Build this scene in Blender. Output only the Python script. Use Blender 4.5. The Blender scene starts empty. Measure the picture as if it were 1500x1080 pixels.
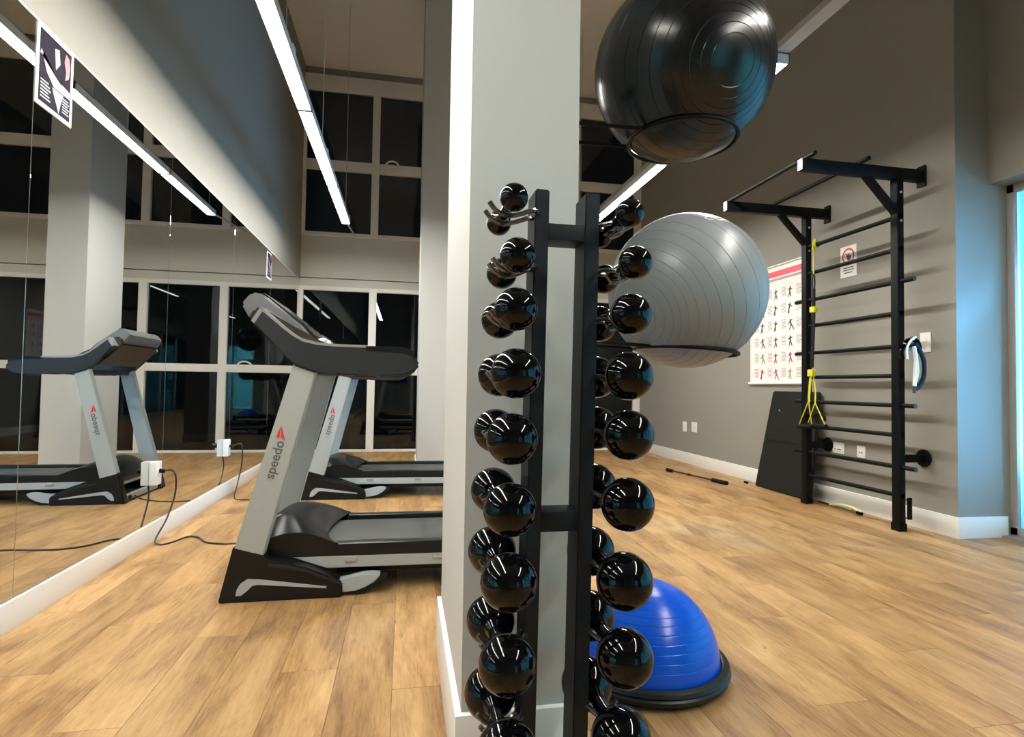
import bpy, bmesh, math, random
from mathutils import Vector, Matrix
random.seed(7)
S = bpy.context.scene
COL = S.collection
# ------------------------------------------------------------------ camera, world, lights, exposure
cam = bpy.data.objects.new('camera', bpy.data.cameras.new('camera'))
COL.objects.link(cam)
R_ = Vector((0.98241506, -0.18610638, 0.01500194))
U_ = Vector((-0.02054719, -0.02790302, 0.99939944))
F_ = Vector((0.18557602, 0.98213331, 0.03123631))
cam.matrix_world = Matrix(((R_.x, U_.x, -F_.x, 0), (R_.y, U_.y, -F_.y, 0), (R_.z, U_.z, -F_.z, 1.0), (0, 0, 0, 1)))
cam.data.sensor_width = 36
cam.data.lens = 830 * 36 / 1500
cam.data.clip_start = 0.02
S.camera = cam
w = bpy.data.worlds.new('night'); S.world = w; w.use_nodes = True
w.node_tree.nodes['Background'].inputs[0].default_value = (0.010, 0.013, 0.018, 1)
w.node_tree.nodes['Background'].inputs[1].default_value = 0.25
S.view_settings.view_transform = 'Standard'
S.view_settings.look = 'None'
S.view_settings.gamma = 1
S.view_settings.use_curve_mapping = False
S.view_settings.exposure = 0.0
S.cycles.max_bounces = 10
S.cycles.sample_clamp_indirect = 6

LAMP_STRENGTH = 128.0


def area(name, loc, target, size, power, color):
    l = bpy.data.lights.new(name, 'AREA'); l.size = size; l.energy = power; l.color = color
    o = bpy.data.objects.new(name, l); COL.objects.link(o); o.location = loc
    o.rotation_euler = (Vector(target) - Vector(loc)).to_track_quat('-Z', 'Y').to_euler()
    return o


# blue floodlight on the terrace outside the glass door
sp = bpy.data.lights.new('terrace_floodlight', 'SPOT'); sp.energy = 8000; sp.color = (0.13, 0.47, 1.0)
sp.shadow_soft_size = 0.12; sp.spot_size = math.radians(17); sp.spot_blend = 0.8
spo = bpy.data.objects.new('terrace_floodlight', sp); COL.objects.link(spo); spo.location = (6.6, 2.1, 3.8)
spo.rotation_euler = (Vector((4.03, 3.26, 1.15)) - Vector(spo.location)).to_track_quat('-Z', 'Y').to_euler()
area('terrace_wash_light', (5.6, 1.5, 3.4), (8.0, 1.5, 0.9), 1.6, 420, (0.14, 0.58, 1.0))


pl_ = bpy.data.lights.new('return_wall_fill', 'AREA'); pl_.shape = 'RECTANGLE'; pl_.size = 0.9; pl_.size_y = 1.8  # added unseen fill panel, brightens the return wall in blue
pl_.energy = 115; pl_.spread = math.radians(88); pl_.color = (0.15, 0.52, 1.0)
plo = bpy.data.objects.new('return_wall_fill', pl_); COL.objects.link(plo); plo.location = (4.85, 2.2, 1.2)
plo.rotation_euler = (Vector((3.94, 3.28, 1.4)) - Vector(plo.location)).to_track_quat('-Z', 'Y').to_euler()

area('terrace_wash_light', (6.5, -2.6, 3.6), (6.5, -4.6, .9), 1.4, 480, (0.16, 0.75, 0.85))
area('patio_wash_light', (2.9, -5.2, 3.4), (2.9, -7.0, 1.0), 1.2, 470, (0.12, 0.66, 0.85))


# ------------------------------------------------------------------ materials
def nt(name):
    m = bpy.data.materials.new(name); m.use_nodes = True
    n = m.node_tree
    return m, n, n.nodes['Principled BSDF']


def mat(name, col, rough=0.5, metal=0.0, spec=0.5, noise=0.0, nscale=20, bump=0.0, bscale=200, coat=0.0, emit=None, es=0):
    m, n, b = nt(name)
    b.inputs['Base Color'].default_value = (*col, 1)
    b.inputs['Roughness'].default_value = rough
    b.inputs['Metallic'].default_value = metal
    b.inputs['Specular IOR Level'].default_value = spec
    b.inputs['Coat Weight'].default_value = coat
    b.inputs['Coat Roughness'].default_value = 0.03
    tc = n.nodes.new('ShaderNodeTexCoord')
    if noise:
        t = n.nodes.new('ShaderNodeTexNoise'); t.inputs['Scale'].default_value = nscale; t.inputs['Detail'].default_value = 4
        n.links.new(tc.outputs['Object'], t.inputs['Vector'])
        r = n.nodes.new('ShaderNodeMapRange'); r.inputs[3].default_value = 1 - noise; r.inputs[4].default_value = 1 + noise
        n.links.new(t.outputs['Fac'], r.inputs[0])
        h = n.nodes.new('ShaderNodeVectorMath'); h.operation = 'SCALE'; h.inputs[0].default_value = col
        n.links.new(r.outputs[0], h.inputs['Scale'])
        n.links.new(h.outputs[0], b.inputs['Base Color'])
    if bump:
        t2 = n.nodes.new('ShaderNodeTexNoise'); t2.inputs['Scale'].default_value = bscale; t2.inputs['Detail'].default_value = 3
        n.links.new(tc.outputs['Object'], t2.inputs['Vector'])
        bp = n.nodes.new('ShaderNodeBump'); bp.inputs['Strength'].default_value = bump; bp.inputs['Distance'].default_value = 0.002
        n.links.new(t2.outputs['Fac'], bp.inputs['Height']); n.links.new(bp.outputs[0], b.inputs['Normal'])
    if emit:
        b.inputs['Emission Color'].default_value = (*emit, 1); b.inputs['Emission Strength'].default_value = es
    return m


def wood():
    m, n, b = nt('wood_vinyl')
    L = n.links.new
    tc = n.nodes.new('ShaderNodeTexCoord'); oi = n.nodes.new('ShaderNodeObjectInfo')
    off = n.nodes.new('ShaderNodeVectorMath'); off.operation = 'MULTIPLY'; off.inputs[1].default_value = (37, 91, 53)
    L(oi.outputs['Random'], off.inputs[0])
    add = n.nodes.new('ShaderNodeVectorMath'); L(tc.outputs['Object'], add.inputs[0]); L(off.outputs[0], add.inputs[1])

    def noise(scale, detail, rough, dist=0.0):
        mp = n.nodes.new('ShaderNodeMapping'); mp.inputs['Scale'].default_value = scale
        L(add.outputs[0], mp.inputs['Vector'])
        t = n.nodes.new('ShaderNodeTexNoise'); t.inputs['Scale'].default_value = 1; t.inputs['Detail'].default_value = detail
        t.inputs['Roughness'].default_value = rough; t.inputs['Distortion'].default_value = dist
        L(mp.outputs[0], t.inputs['Vector']); return t
    big = noise((7, 1.6, 1), 4, 0.55, 0.8)
    fine = noise((95, 9, 1), 5, 0.7, 0.6)
    knots = noise((22, 8, 1), 3, 0.5, 1.2)
    cr = n.nodes.new('ShaderNodeValToRGB')
    e = cr.color_ramp.elements
    e[0].position = 0.36; e[0].color = (0.175, 0.084, 0.030, 1)
    e[1].position = 0.66; e[1].color = (0.50, 0.318, 0.145, 1)
    e.new(0.5).color = (0.355, 0.205, 0.083, 1)
    mx = n.nodes.new('ShaderNodeMath'); mx.operation = 'MULTIPLY_ADD'; mx.inputs[1].default_value = 0.62
    L(big.outputs['Fac'], mx.inputs[0])
    m2 = n.nodes.new('ShaderNodeMath'); m2.operation = 'MULTIPLY'; m2.inputs[1].default_value = 0.38
    L(fine.outputs['Fac'], m2.inputs[0]); L(m2.outputs[0], mx.inputs[2])
    L(mx.outputs[0], cr.inputs[0])
    kr = n.nodes.new('ShaderNodeMapRange'); kr.inputs[1].default_value = 0.66; kr.inputs[2].default_value = 0.8
    kr.inputs[3].default_value = 1.0; kr.inputs[4].default_value = 0.55
    L(knots.outputs['Fac'], kr.inputs[0])
    pr = n.nodes.new('ShaderNodeMapRange'); pr.inputs[3].default_value = 0.88; pr.inputs[4].default_value = 1.08
    L(oi.outputs['Random'], pr.inputs[0])
    k = n.nodes.new('ShaderNodeMath'); k.operation = 'MULTIPLY'; L(kr.outputs[0], k.inputs[0]); L(pr.outputs[0], k.inputs[1])
    sc = n.nodes.new('ShaderNodeVectorMath'); sc.operation = 'SCALE'; L(cr.outputs[0], sc.inputs[0]); L(k.outputs[0], sc.inputs['Scale'])
    L(sc.outputs[0], b.inputs['Base Color'])
    b.inputs['Roughness'].default_value = 0.42
    b.inputs['Specular IOR Level'].default_value = 0.35
    bp = n.nodes.new('ShaderNodeBump'); bp.inputs['Strength'].default_value = 0.25; bp.inputs['Distance'].default_value = 0.0012
    L(fine.outputs['Fac'], bp.inputs['Height']); L(bp.outputs[0], b.inputs['Normal'])
    return m


def glass(name, ior, tint=(0.8, 0.85, 0.85)):
    m, n, b = nt(name); n.nodes.remove(b)
    fr = n.nodes.new('ShaderNodeFresnel'); fr.inputs['IOR'].default_value = ior
    tr = n.nodes.new('ShaderNodeBsdfTransparent'); tr.inputs[0].default_value = (*tint, 1)
    gl = n.nodes.new('ShaderNodeBsdfGlossy'); gl.inputs['Roughness'].default_value = 0.0; gl.inputs[0].default_value = (1, 1, 1, 1)
    mx = n.nodes.new('ShaderNodeMixShader')
    n.links.new(fr.outputs[0], mx.inputs[0]); n.links.new(tr.outputs[0], mx.inputs[1]); n.links.new(gl.outputs[0], mx.inputs[2])
    n.links.new(mx.outputs[0], n.nodes['Material Output'].inputs[0])
    return m


M = dict(
    wall=mat('taupe_wall_paint', (0.255, 0.245, 0.215), 0.75, noise=0.02, nscale=3, bump=0.08, bscale=250),
    ceil=mat('ceiling_paint', (0.80, 0.77, 0.71), 0.85, noise=0.02, nscale=2),
    pillar=mat('pale_grey_paint', (0.47, 0.475, 0.455), 0.7, noise=0.02, nscale=3, bump=0.06, bscale=250),
    cream=mat('cream_header_paint', (0.56, 0.56, 0.49), 0.7, noise=0.02, nscale=3),
    white=mat('white_trim_paint', (0.80, 0.79, 0.76), 0.4, noise=0.01, nscale=5),
    frame=mat('white_aluminium', (0.74, 0.73, 0.68), 0.4, noise=0.01, nscale=5),
    wood=wood(),
    subfloor=mat('dark_joint', (0.10, 0.06, 0.03), 0.9, noise=0.1),
    black=mat('black_powder_coat', (0.0035, 0.004, 0.0045), 0.48, spec=0.13, bump=0.1, bscale=400),
    rack=mat('charcoal_powder_coat', (0.012, 0.015, 0.019), 0.5, spec=0.25, bump=0.08, bscale=400),
    gloss=mat('glossy_black_vinyl', (0.002, 0.002, 0.0025), 0.07, spec=0.26, bump=0.03, bscale=60),
    rod=mat('polished_dark_steel', (0.16, 0.16, 0.165), 0.22, metal=0.9, noise=0.05),
    tgrey=mat('silver_grey_paint', (0.345, 0.365, 0.345), 0.45, spec=0.4, noise=0.015, nscale=8),
    tgrey2=mat('satin_grey_plastic', (0.36, 0.39, 0.41), 0.35, noise=0.02),
    tblack=mat('black_plastic', (0.006, 0.0065, 0.007), 0.33, spec=0.28, bump=0.05, bscale=500),
    tdark=mat('dark_grey_rubberised_plastic', (0.016, 0.018, 0.020), 0.45, spec=0.35, bump=0.1, bscale=500),
    dgrey=mat('mid_grey_plastic', (0.13, 0.135, 0.14), 0.35, noise=0.03),
    silver=mat('silver_plastic', (0.50, 0.50, 0.49), 0.25, metal=0.6, noise=0.02),
    belt=mat('treadmill_belt', (0.050, 0.053, 0.052), 0.5, spec=0.35, noise=0.08, nscale=60, bump=0.2, bscale=700),
    red=mat('red_print', (0.65, 0.02, 0.03), 0.4, noise=0.02),
    ink=mat('grey_print', (0.09, 0.095, 0.095), 0.5, noise=0.02),
    whitep=mat('white_plastic', (0.80, 0.80, 0.77), 0.35, noise=0.01),
    cord=mat('black_cable', (0.015, 0.013, 0.012), 0.4, noise=0.05),
    bball=mat('black_ball_vinyl', (0.004, 0.0045, 0.005), 0.25, spec=0.5, noise=0.1, nscale=8),
    gball=mat('grey_ball_vinyl', (0.235, 0.25, 0.26), 0.34, spec=0.5, noise=0.03, nscale=8),
    blue=mat('blue_dome_vinyl', (0.0, 0.085, 0.62), 0.25, spec=0.4, noise=0.04, nscale=8),
    rubber=mat('black_rubber_base', (0.008, 0.010, 0.011), 0.4, spec=0.35, bump=0.15, bscale=300),
    yellow=mat('yellow_webbing', (0.58, 0.54, 0.03), 0.6, bump=0.2, bscale=900, noise=0.04),
    paley=mat('pale_yellow_latex', (0.75, 0.72, 0.34), 0.5, noise=0.05),
    web=mat('black_webbing', (0.005, 0.005, 0.006), 0.7, spec=0.2, bump=0.3, bscale=900),
    foam=mat('black_foam', (0.006, 0.006, 0.007), 0.8, spec=0.2, bump=0.3, bscale=300),
    matb=mat('dark_mat_rubber', (0.010, 0.011, 0.010), 0.6, spec=0.25, bump=0.2, bscale=250, noise=0.1),
    paper=mat('white_banner_vinyl', (0.80, 0.78, 0.76), 0.5, noise=0.01),
    pink=mat('red_banner_print', (0.72, 0.10, 0.13), 0.5, noise=0.02),
    pinkl=mat('pale_pink_print', (0.42, 0.31, 0.31), 0.5, noise=0.05),
    dfig=mat('dark_figure_print', (0.06, 0.05, 0.07), 0.5, noise=0.1),
    mfig=mat('magenta_figure_print', (0.38, 0.03, 0.16), 0.5, noise=0.1),
    gfig=mat('green_figure_print', (0.12, 0.28, 0.10), 0.5, noise=0.1),
    ofig=mat('ochre_figure_print', (0.50, 0.32, 0.10), 0.5, noise=0.1),
    purple=mat('dark_purple_poster_print', (0.010, 0.007, 0.018), 0.6, spec=0.05, noise=0.3, nscale=30),
    lav=mat('lavender_poster_print', (0.20, 0.19, 0.25), 0.3, noise=0.1),
    alu=mat('galvanised_channel', (0.50, 0.49, 0.46), 0.4, metal=0.4, noise=0.05),
    house=mat('white_lamp_housing', (0.70, 0.69, 0.66), 0.4, noise=0.01),
    lamp=mat('lit_lamp_diffuser', (0.9, 0.9, 0.9), 0.5, emit=(1.0, 0.965, 0.885), es=LAMP_STRENGTH),
    mirror=mat('mirror_silver', (0.84, 0.86, 0.85), 0.0, metal=1.0),
    seam=mat('mirror_edge', (0.55, 0.57, 0.55), 0.3, noise=0.02),
    glass=glass('window_glass', 1.5, (0.55, 0.6, 0.6)),
    dglass=glass('door_glass', 1.45, (0.9, 0.95, 0.95)),
    out=mat('outdoor_white_render', (0.75, 0.78, 0.78), 0.8, noise=0.03, nscale=2),
    stone=mat('grey_stone_sill', (0.25, 0.24, 0.22), 0.6, noise=0.15, nscale=40),
    screen=mat('dark_display', (0.02, 0.022, 0.025), 0.12, noise=0.05),
    brown=mat('brown_black_plastic', (0.018, 0.014, 0.011), 0.35, noise=0.05),
)


# ------------------------------------------------------------------ mesh helpers
class MB:
    def __init__(s): s.bm = bmesh.new()

    def box(s, x0, x1, y0, y1, z0, z1, bev=0.0):
        r = bmesh.ops.create_cube(s.bm, size=1)
        vs = r['verts']
        for v in vs:
            v.co = Vector((x0 + (v.co.x + .5) * (x1 - x0), y0 + (v.co.y + .5) * (y1 - y0), z0 + (v.co.z + .5) * (z1 - z0)))
        if bev:
            es = list({e for v in vs for e in v.link_edges})
            bmesh.ops.bevel(s.bm, geom=es, offset=bev, segments=2, affect='EDGES', profile=0.6)
        return s

    def tube(s, pts, r, n=10, closed=False, radii=None, flat=None):
        pts = [Vector(p) for p in pts]
        N = len(pts); rings = []
        up = None
        for i, p in enumerate(pts):
            if closed: t = pts[(i + 1) % N] - pts[i - 1]
            else: t = pts[min(i + 1, N - 1)] - pts[max(i - 1, 0)]
            t.normalize()
            if up is None:
                up = Vector((0, 0, 1)) if abs(t.z) < .9 else Vector((0, 1, 0))
            a = t.cross(up)
            if a.length < 1e-6: a = t.cross(Vector((1, 0, 0)))
            a.normalize(); b = a.cross(t).normalized(); up = b
            rr = radii[i] if radii else r
            fa, fb = flat if flat else (1, 1)
            rings.append([s.bm.verts.new(p + (a * math.cos(2 * math.pi * k / n) * fa + b * math.sin(2 * math.pi * k / n) * fb) * rr) for k in range(n)])
        m = N if closed else N - 1
        for i in range(m):
            A, B = rings[i], rings[(i + 1) % N]
            for k in range(n):
                s.bm.faces.new((A[k], A[(k + 1) % n], B[(k + 1) % n], B[k]))
        if not closed:
            s.bm.faces.new(rings[0][::-1]); s.bm.faces.new(rings[-1])
        return s

    def lathe(s, prof, n=32, mtx=None):
        """prof: list of (r, h) around local z"""
        mtx = mtx or Matrix()
        rings = []
        for r, h in prof:
            if r < 1e-6: rings.append([s.bm.verts.new(mtx @ Vector((0, 0, h)))])
            else: rings.append([s.bm.verts.new(mtx @ Vector((r * math.cos(2 * math.pi * k / n), r * math.sin(2 * math.pi * k / n), h))) for k in range(n)])
        for A, B in zip(rings, rings[1:]):
            for k in range(n):
                k2 = (k + 1) % n
                if len(A) == 1 and len(B) == 1: continue
                if len(A) == 1: s.bm.faces.new((A[0], B[k2], B[k]))
                elif len(B) == 1: s.bm.faces.new((A[k], A[k2], B[0]))
                else: s.bm.faces.new((A[k], A[k2], B[k2], B[k]))
        return s

    def prism(s, poly, y0, y1, axis='Y', bev=0.0):
        """poly of (a,b): axis Y -> (x,z); axis X -> (y,z); axis Z -> (x,y)"""
        def P(a, b, t):
            return {'Y': (a, t, b), 'X': (t, a, b), 'Z': (a, b, t)}[axis]
        A = [s.bm.verts.new(P(a, b, y0)) for a, b in poly]
        B = [s.bm.verts.new(P(a, b, y1)) for a, b in poly]
        fs = [s.bm.faces.new(A), s.bm.faces.new(B[::-1])]
        for i in range(len(poly)):
            j = (i + 1) % len(poly)
            fs.append(s.bm.faces.new((A[j], A[i], B[i], B[j])))
        if bev:
            es = list({e for v in A + B for e in v.link_edges})
            bmesh.ops.bevel(s.bm, geom=es, offset=bev, segments=2, affect='EDGES')
        return s

    def grid(s, f, nu, nv):
        V = [[s.bm.verts.new(f(i / nu, j / nv)) for j in range(nv + 1)] for i in range(nu + 1)]
        for i in range(nu):
            for j in range(nv):
                s.bm.faces.new((V[i][j], V[i + 1][j], V[i + 1][j + 1], V[i][j + 1]))
        return s

    def build(s, name, m, parent=None, smooth=True, loc=None):
        bmesh.ops.recalc_face_normals(s.bm, faces=s.bm.faces[:])
        me = bpy.data.meshes.new(name)
        if smooth:
            for f in s.bm.faces: f.smooth = True
            for e in s.bm.edges:
                if len(e.link_faces) == 2 and e.calc_face_angle(0) > 0.6: e.smooth = False
        s.bm.to_mesh(me); s.bm.free()
        me.materials.append(m if not isinstance(m, str) else M[m])
        o = bpy.data.objects.new(name, me); COL.objects.link(o)
        if parent: o.parent = parent
        if loc: o.location = loc
        return o


def tag(o, label, cat, group=None, kind=None):
    if label: o['label'] = label
    if cat: o['category'] = cat
    if group: o['group'] = group
    if kind: o['kind'] = kind
    return o


def empty(name, loc=(0, 0, 0), rz=0):
    o = bpy.data.objects.new(name, None); COL.objects.link(o); o.location = loc; o.rotation_euler = (0, 0, rz)
    o.empty_display_size = 0.1
    return o


def struct(o): o['kind'] = 'structure'; return o


def catmull(pts, n=8):
    pts = [Vector(p) for p in pts]; out = []
    P = [pts[0]] + pts + [pts[-1]]
    for i in range(1, len(P) - 2):
        a, b, c, d = P[i - 1:i + 3]
        for k in range(n):
            t = k / n
            out.append(0.5 * ((2 * b) + (c - a) * t + (2 * a - 5 * b + 4 * c - d) * t * t + (3 * b - a - 3 * c + d) * t ** 3))
    out.append(pts[-1]); return out


def copy_tree(o, parent=None):
    c = o.copy(); COL.objects.link(c)
    if parent: c.parent = parent
    for ch in [x for x in bpy.data.objects if x.parent == o]:
        copy_tree(ch, c)
    return c


# ------------------------------------------------------------------ setting
XM = -1.527; XR = 3.755; YB = 8.70; YF = -4.0; ZC = 5.72; YR = 3.28; XD = 4.24
# floor: joints bed plus planks
fl = struct(MB().box(XM - .1, 4.5, YF - .1, YB + .3, -0.10, -0.006).build('floor', 'subfloor', smooth=False))
PW, PL = 0.19, 1.22
pm = MB().box(0.0006, PW - 0.0006, 0.0007, PL - 0.0007, -0.006, 0.0, 0.0005).build('plank', 'wood', fl, smooth=False)
pmesh = pm.data; first = True
rest = MB()
row = 0
x = -0.021 - 8 * PW
while x < 4.15:
    x1 = min(x + PW, 4.13)
    offs = [0.83, 0.25, 0.62, 0.05, 0.42][row % 5] * PL + (row * 0.137 % 0.2)
    y = 0.55 + (offs % PL) - PL
    # behind the camera: one joined part
    yy = YF
    while yy < y - 0.01:
        y2 = min(yy + PL, y)
        rest.box(x + .0006, x1 - .0006, yy + .0007, y2 - .0007, -.006, 0)
        yy = y2
    while y < YB:
        if x1 - x > PW - 0.001 and y + PL < YB + 0.35:
            if first: o = pm; first = False
            else:
                o = pm.copy(); COL.objects.link(o)
            o.location = (x, y, 0)
        else:
            o = MB().box(.0006, x1 - x - .0006, .0007, min(PL, YB + .3 - y) - .0007, -.006, 0).build('plank', 'wood', fl, smooth=False)
            o.location = (x, y, 0)
        y += PL
    x += PW; row += 1
rest.build('plank_rows_behind', 'wood', fl, smooth=False)['kind'] = 'stuff'

struct(MB().box(XM - .1, 4.5, YF - .1, YB + .3, ZC, ZC + .1).build('ceiling', 'ceil', smooth=False))
struct(MB().box(XM - .108, XM - .008, YF - .1, YB, 0, ZC).build('wall_left', 'wall', smooth=False))
wfm = MB().box(XM - .1, 2.2, YF - .1, YF, 0, ZC).box(3.65, 4.5, YF - .1, YF, 0, ZC).box(2.2, 3.65, YF - .1, YF, 2.3, ZC)
struct(wfm.build('wall_front', 'wall', smooth=False))
d2 = struct(empty('door_2', (2.2, YF, 0)))
fm = MB()
for a_, b_ in ((0, .06), (.70, .76), (1.39, 1.45)): fm.box(a_, b_, -.08, -.02, 0, 2.3, .003)
fm.box(0, 1.45, -.08, -.02, 2.24, 2.3, .003).box(0, 1.45, -.08, -.02, 0, .06, .003)
fm.build('door_frame', 'frame', d2)
for a_, b_ in ((.06, .70), (.76, 1.39)): MB().box(a_, b_, -.053, -.047, .06, 2.24).build('pane', 'dglass', d2, smooth=False)
# right wall block with the return that faces the camera, and the lintel over the glass door
struct(MB().box(XR, XD, YR, YB + .3, 0, ZC).build('wall_right', 'wall', smooth=False))
struct(MB().box(4.04, 4.5, YF, YR, 2.48, ZC).build('wall_right_lintel', 'wall', smooth=False))
# back wall: header band between the two window rows and top band
hb = struct(MB().box(XM - .1, XR, YB, YB + .25, 2.56, 3.18).build('wall_back', 'cream', smooth=False))
MB().box(XM - .1, XR, YB - .012, YB + .25, 2.43, 2.545, 0.004).build('window_head_ledge', 'cream', hb, smooth=False)
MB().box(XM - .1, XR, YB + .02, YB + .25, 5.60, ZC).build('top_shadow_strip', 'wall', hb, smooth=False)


def window(n, z0, z1, zr0, zr1, top):
    e = struct(empty('window_%d' % n, (0, YB, z0)))
    xs = [-1.545 + 1.05 * k for k in range(6)]
    wf = 0.055
    for xx in xs:
        MB().box(xx - wf, xx + wf, -.03, .05, 0, z1 - z0, .004).build('mullion', 'frame', e)
    MB().box(xs[0] + wf, XR, -.025, .05, 0, 0.03 if n == 1 else .06, .003).build('sill', 'frame', e)
    MB().box(xs[0] + wf, XR, -.025, .05, z1 - z0 - top, z1 - z0, .003).build('head_rail', 'frame', e)
    for k in range(5):
        a, b = xs[k] + wf, xs[k + 1] - wf
        MB().box(a, b, -.028, .05, zr0 - z0, zr1 - z0, .004).build('middle_rail', 'frame', e)
        lo, hi = (0.03 if n == 1 else .06), z1 - z0 - top
        p = MB().box(a, b, .02, .026, lo, zr0 - z0).build('pane', 'glass', e, smooth=False)
        p = MB().box(a, b, .02, .026, zr1 - z0, hi).build('pane', 'glass', e, smooth=False)
    # small curved crank handles on the middle rails
    for k in ((0, 1) if n == 1 else (1,)):
        cx = xs[k] + (0.28 if n == 2 else .80)
        cx = {(1, 0): -0.80, (1, 1): -0.02 + .9, (2, 1): -0.25}[(n, k)]
        z = zr1 - z0
        pts = [(cx - .10, -.035, z - .01), (cx - .06, -.045, z + .03), (cx, -.05, z + .045), (cx + .06, -.045, z + .03), (cx + .10, -.035, z - .01)]
        MB().tube(catmull(pts, 4), .012, 6).build('window_handle', 'frame', e)
    return e


window(1, 0.0, 2.43, 1.14, 1.25, .06)
window(2, 3.18, 5.60, 4.17, 4.32, .24)

# columns
def pillar(name, x0, x1, y0, y1, lab):
    c = MB().box(x0, x1, y0, y1, 0, ZC).build(name, 'pillar', smooth=False)
    struct(c)
    b = MB()
    t = .016
    b.box(x0 - t, x1 + t, y0 - t, y1 + t, 0, .19 if y0 < 3 else .13, .003)
    b.build('column_baseboard', 'white', c)
    return c


pillar('wall_pillar_near', .154, .441, 1.426, 2.2, '')
pillar('wall_pillar_far', .152, .52, 6.45, 7.2, '')

# baseboards
BH = 0.118
struct(MB().box(XM - .008, XM + .012, YF, YB - .03, 0, BH, .002).build('baseboard_left', 'white'))
struct(MB().box(XR - .016, XR, YR - .001, YB - .03, 0, .145, .002).build('baseboard_right', 'white'))
struct(MB().box(XR - .016, 4.155, YR - .016, YR, 0, .145, .002).build('baseboard_return', 'white'))

# glass door to the terrace
d = struct(empty('door_1', (XD, YR, 0)))
yy = 0
k = 0
while YR + yy > YF + 0.3:
    y1 = yy - 1.16
    f = MB()
    f.box(-.05, .0, yy - .05, yy, 0, 2.48, .003)
    f.box(-.05, .0, y1, y1 + .05, 0, 2.48, .003)
    f.box(-.05, .0, y1, yy, 2.42, 2.48, .003)
    f.box(-.05, .0, y1, yy, 0.015, .07, .003)
    f.build('door_frame', 'alu', d)
    MB().box(-.028, -.022, y1 + .05, yy - .05, .07, 2.42).build('pane', 'dglass', d, smooth=False)
    yy = y1
struct(MB().box(4.10, 4.5, YF, YR - .0, -.005, .014, .003).build('trim_1', 'stone'))
# terrace outside
struct(MB().box(4.5, 9.2, YF - 2, YB, -.12, -.02).build('ground_terrace', 'out', smooth=False))
struct(MB().box(9.0, 9.2, YF - 2, YB, -.02, 4.5).build('wall_outside', 'out', smooth=False))
struct(MB().box(4.5, 9.0, YB - 4.3, YB - 4.1, -.02, 4.5).build('wall_outside_side', 'out', smooth=False))
struct(MB().box(-1.6, 4.4, -8.0, YF - .1, -.12, -.02).build('ground_patio', 'out', smooth=False))
struct(MB().box(-1.6, 9.2, -8.1, -7.9, -.02, 4.5).build('wall_outside_patio', 'out', smooth=False))
struct(MB().box(5.0, 9.0, -5.3, -5.1, -.02, 4.5).build('wall_outside_end', 'out', smooth=False))
rail = empty('added_shade_beam', (5.3, 1.0, 2.40))  # invented beam out of view, blocks the floodlight for a diagonal shadow band
tag(rail, 'added unseen beam on posts outside the glass door, there to cast a shadow band', 'beam')
MB().box(-.06, .06, -2.5, 2.6, -.06, .06, .004).build('beam', 'alu', rail)
for yy in (-2.4, 2.5):
    MB().box(-.05, .05, yy - .05, yy + .05, -2.42, -.06, .004).build('post', 'alu', rail)

# mirror on the left wall, made of panels
mi = empty('wall_mirror', (XM, 0, BH + .004))
tag(mi, 'tall frameless wall mirror of joined panels on the left wall above the white baseboard', 'mirror')
ys = [-2.9, -1.5, -0.15, 1.25, 2.63, 4.03, 5.44, 6.85, YB - .02]
for a, b in zip(ys, ys[1:]):
    MB().box(-.006, 0, a + .0016, b - .0016, 0, 2.49 - BH - .004, 0.0008).build('mirror_panel', 'mirror', mi, smooth=False)
    MB().box(-.007, -.0035, b - .0016, b + .0016, 0, 2.49 - BH - .004).build('panel_joint', 'seam', mi, smooth=False)
MB().box(-.007, .0012, ys[0], ys[-1], 2.49 - BH - .004, 2.494 - BH).build('top_edge', 'seam', mi, smooth=False)


# ------------------------------------------------------------------ ceiling lights
def linear_light(x, ends, z, label, channel=None, cables=(), tail=None):
    e = empty('linear_pendant_light', (x, 0, z))
    tag(e, label, 'ceiling light', 'linear lights hung over the gym')
    for a, b in zip(ends, ends[1:]):
        hw = .048
        h = MB()
        h.box(-hw, -hw + .004, a + .006, b - .006, -.004, .055)
        h.box(hw - .004, hw, a + .006, b - .006, -.004, .055)
        h.box(-hw, hw, a + .006, b - .006, .050, .055)
        h.box(-hw, hw, a + .006, a + .021, -.004, .055)
        h.box(-hw, hw, b - .021, b - .006, -.004, .055)
        h.build('housing', 'house', e, smooth=False)
        MB().box(-hw + .005, hw - .005, a + .022, b - .022, .0, .012).build('diffuser', 'lamp', e, smooth=False)
    for yy in cables:
        MB().tube([(0, yy, .055), (0, yy, ZC - z)], .003, 6).build('suspension_cable', 'alu', e)
        MB().box(.036, .052, yy - .035, yy + .035, .03, .075, .002).build('clip', 'house', e)
    if tail:
        MB().tube(tail, .012, 8).build('conduit', 'alu', e)
    if channel:
        c = MB(); a, b = channel
        c.box(-.045, .045, a, b, .058, .062); c.box(-.045, -.041, a, b, .062, .10)
        # perforated side: strips with gaps (real holes)
        c.box(.041, .045, a, b, .090, .100); c.box(.041, .045, a, b, .062, .070)
        t = a
        while t < b - .05:
            c.box(.041, .045, t, t + .03, .070, .090); t += .05
        c.build('perforated_channel', 'alu', e, smooth=False)
    return e


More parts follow.
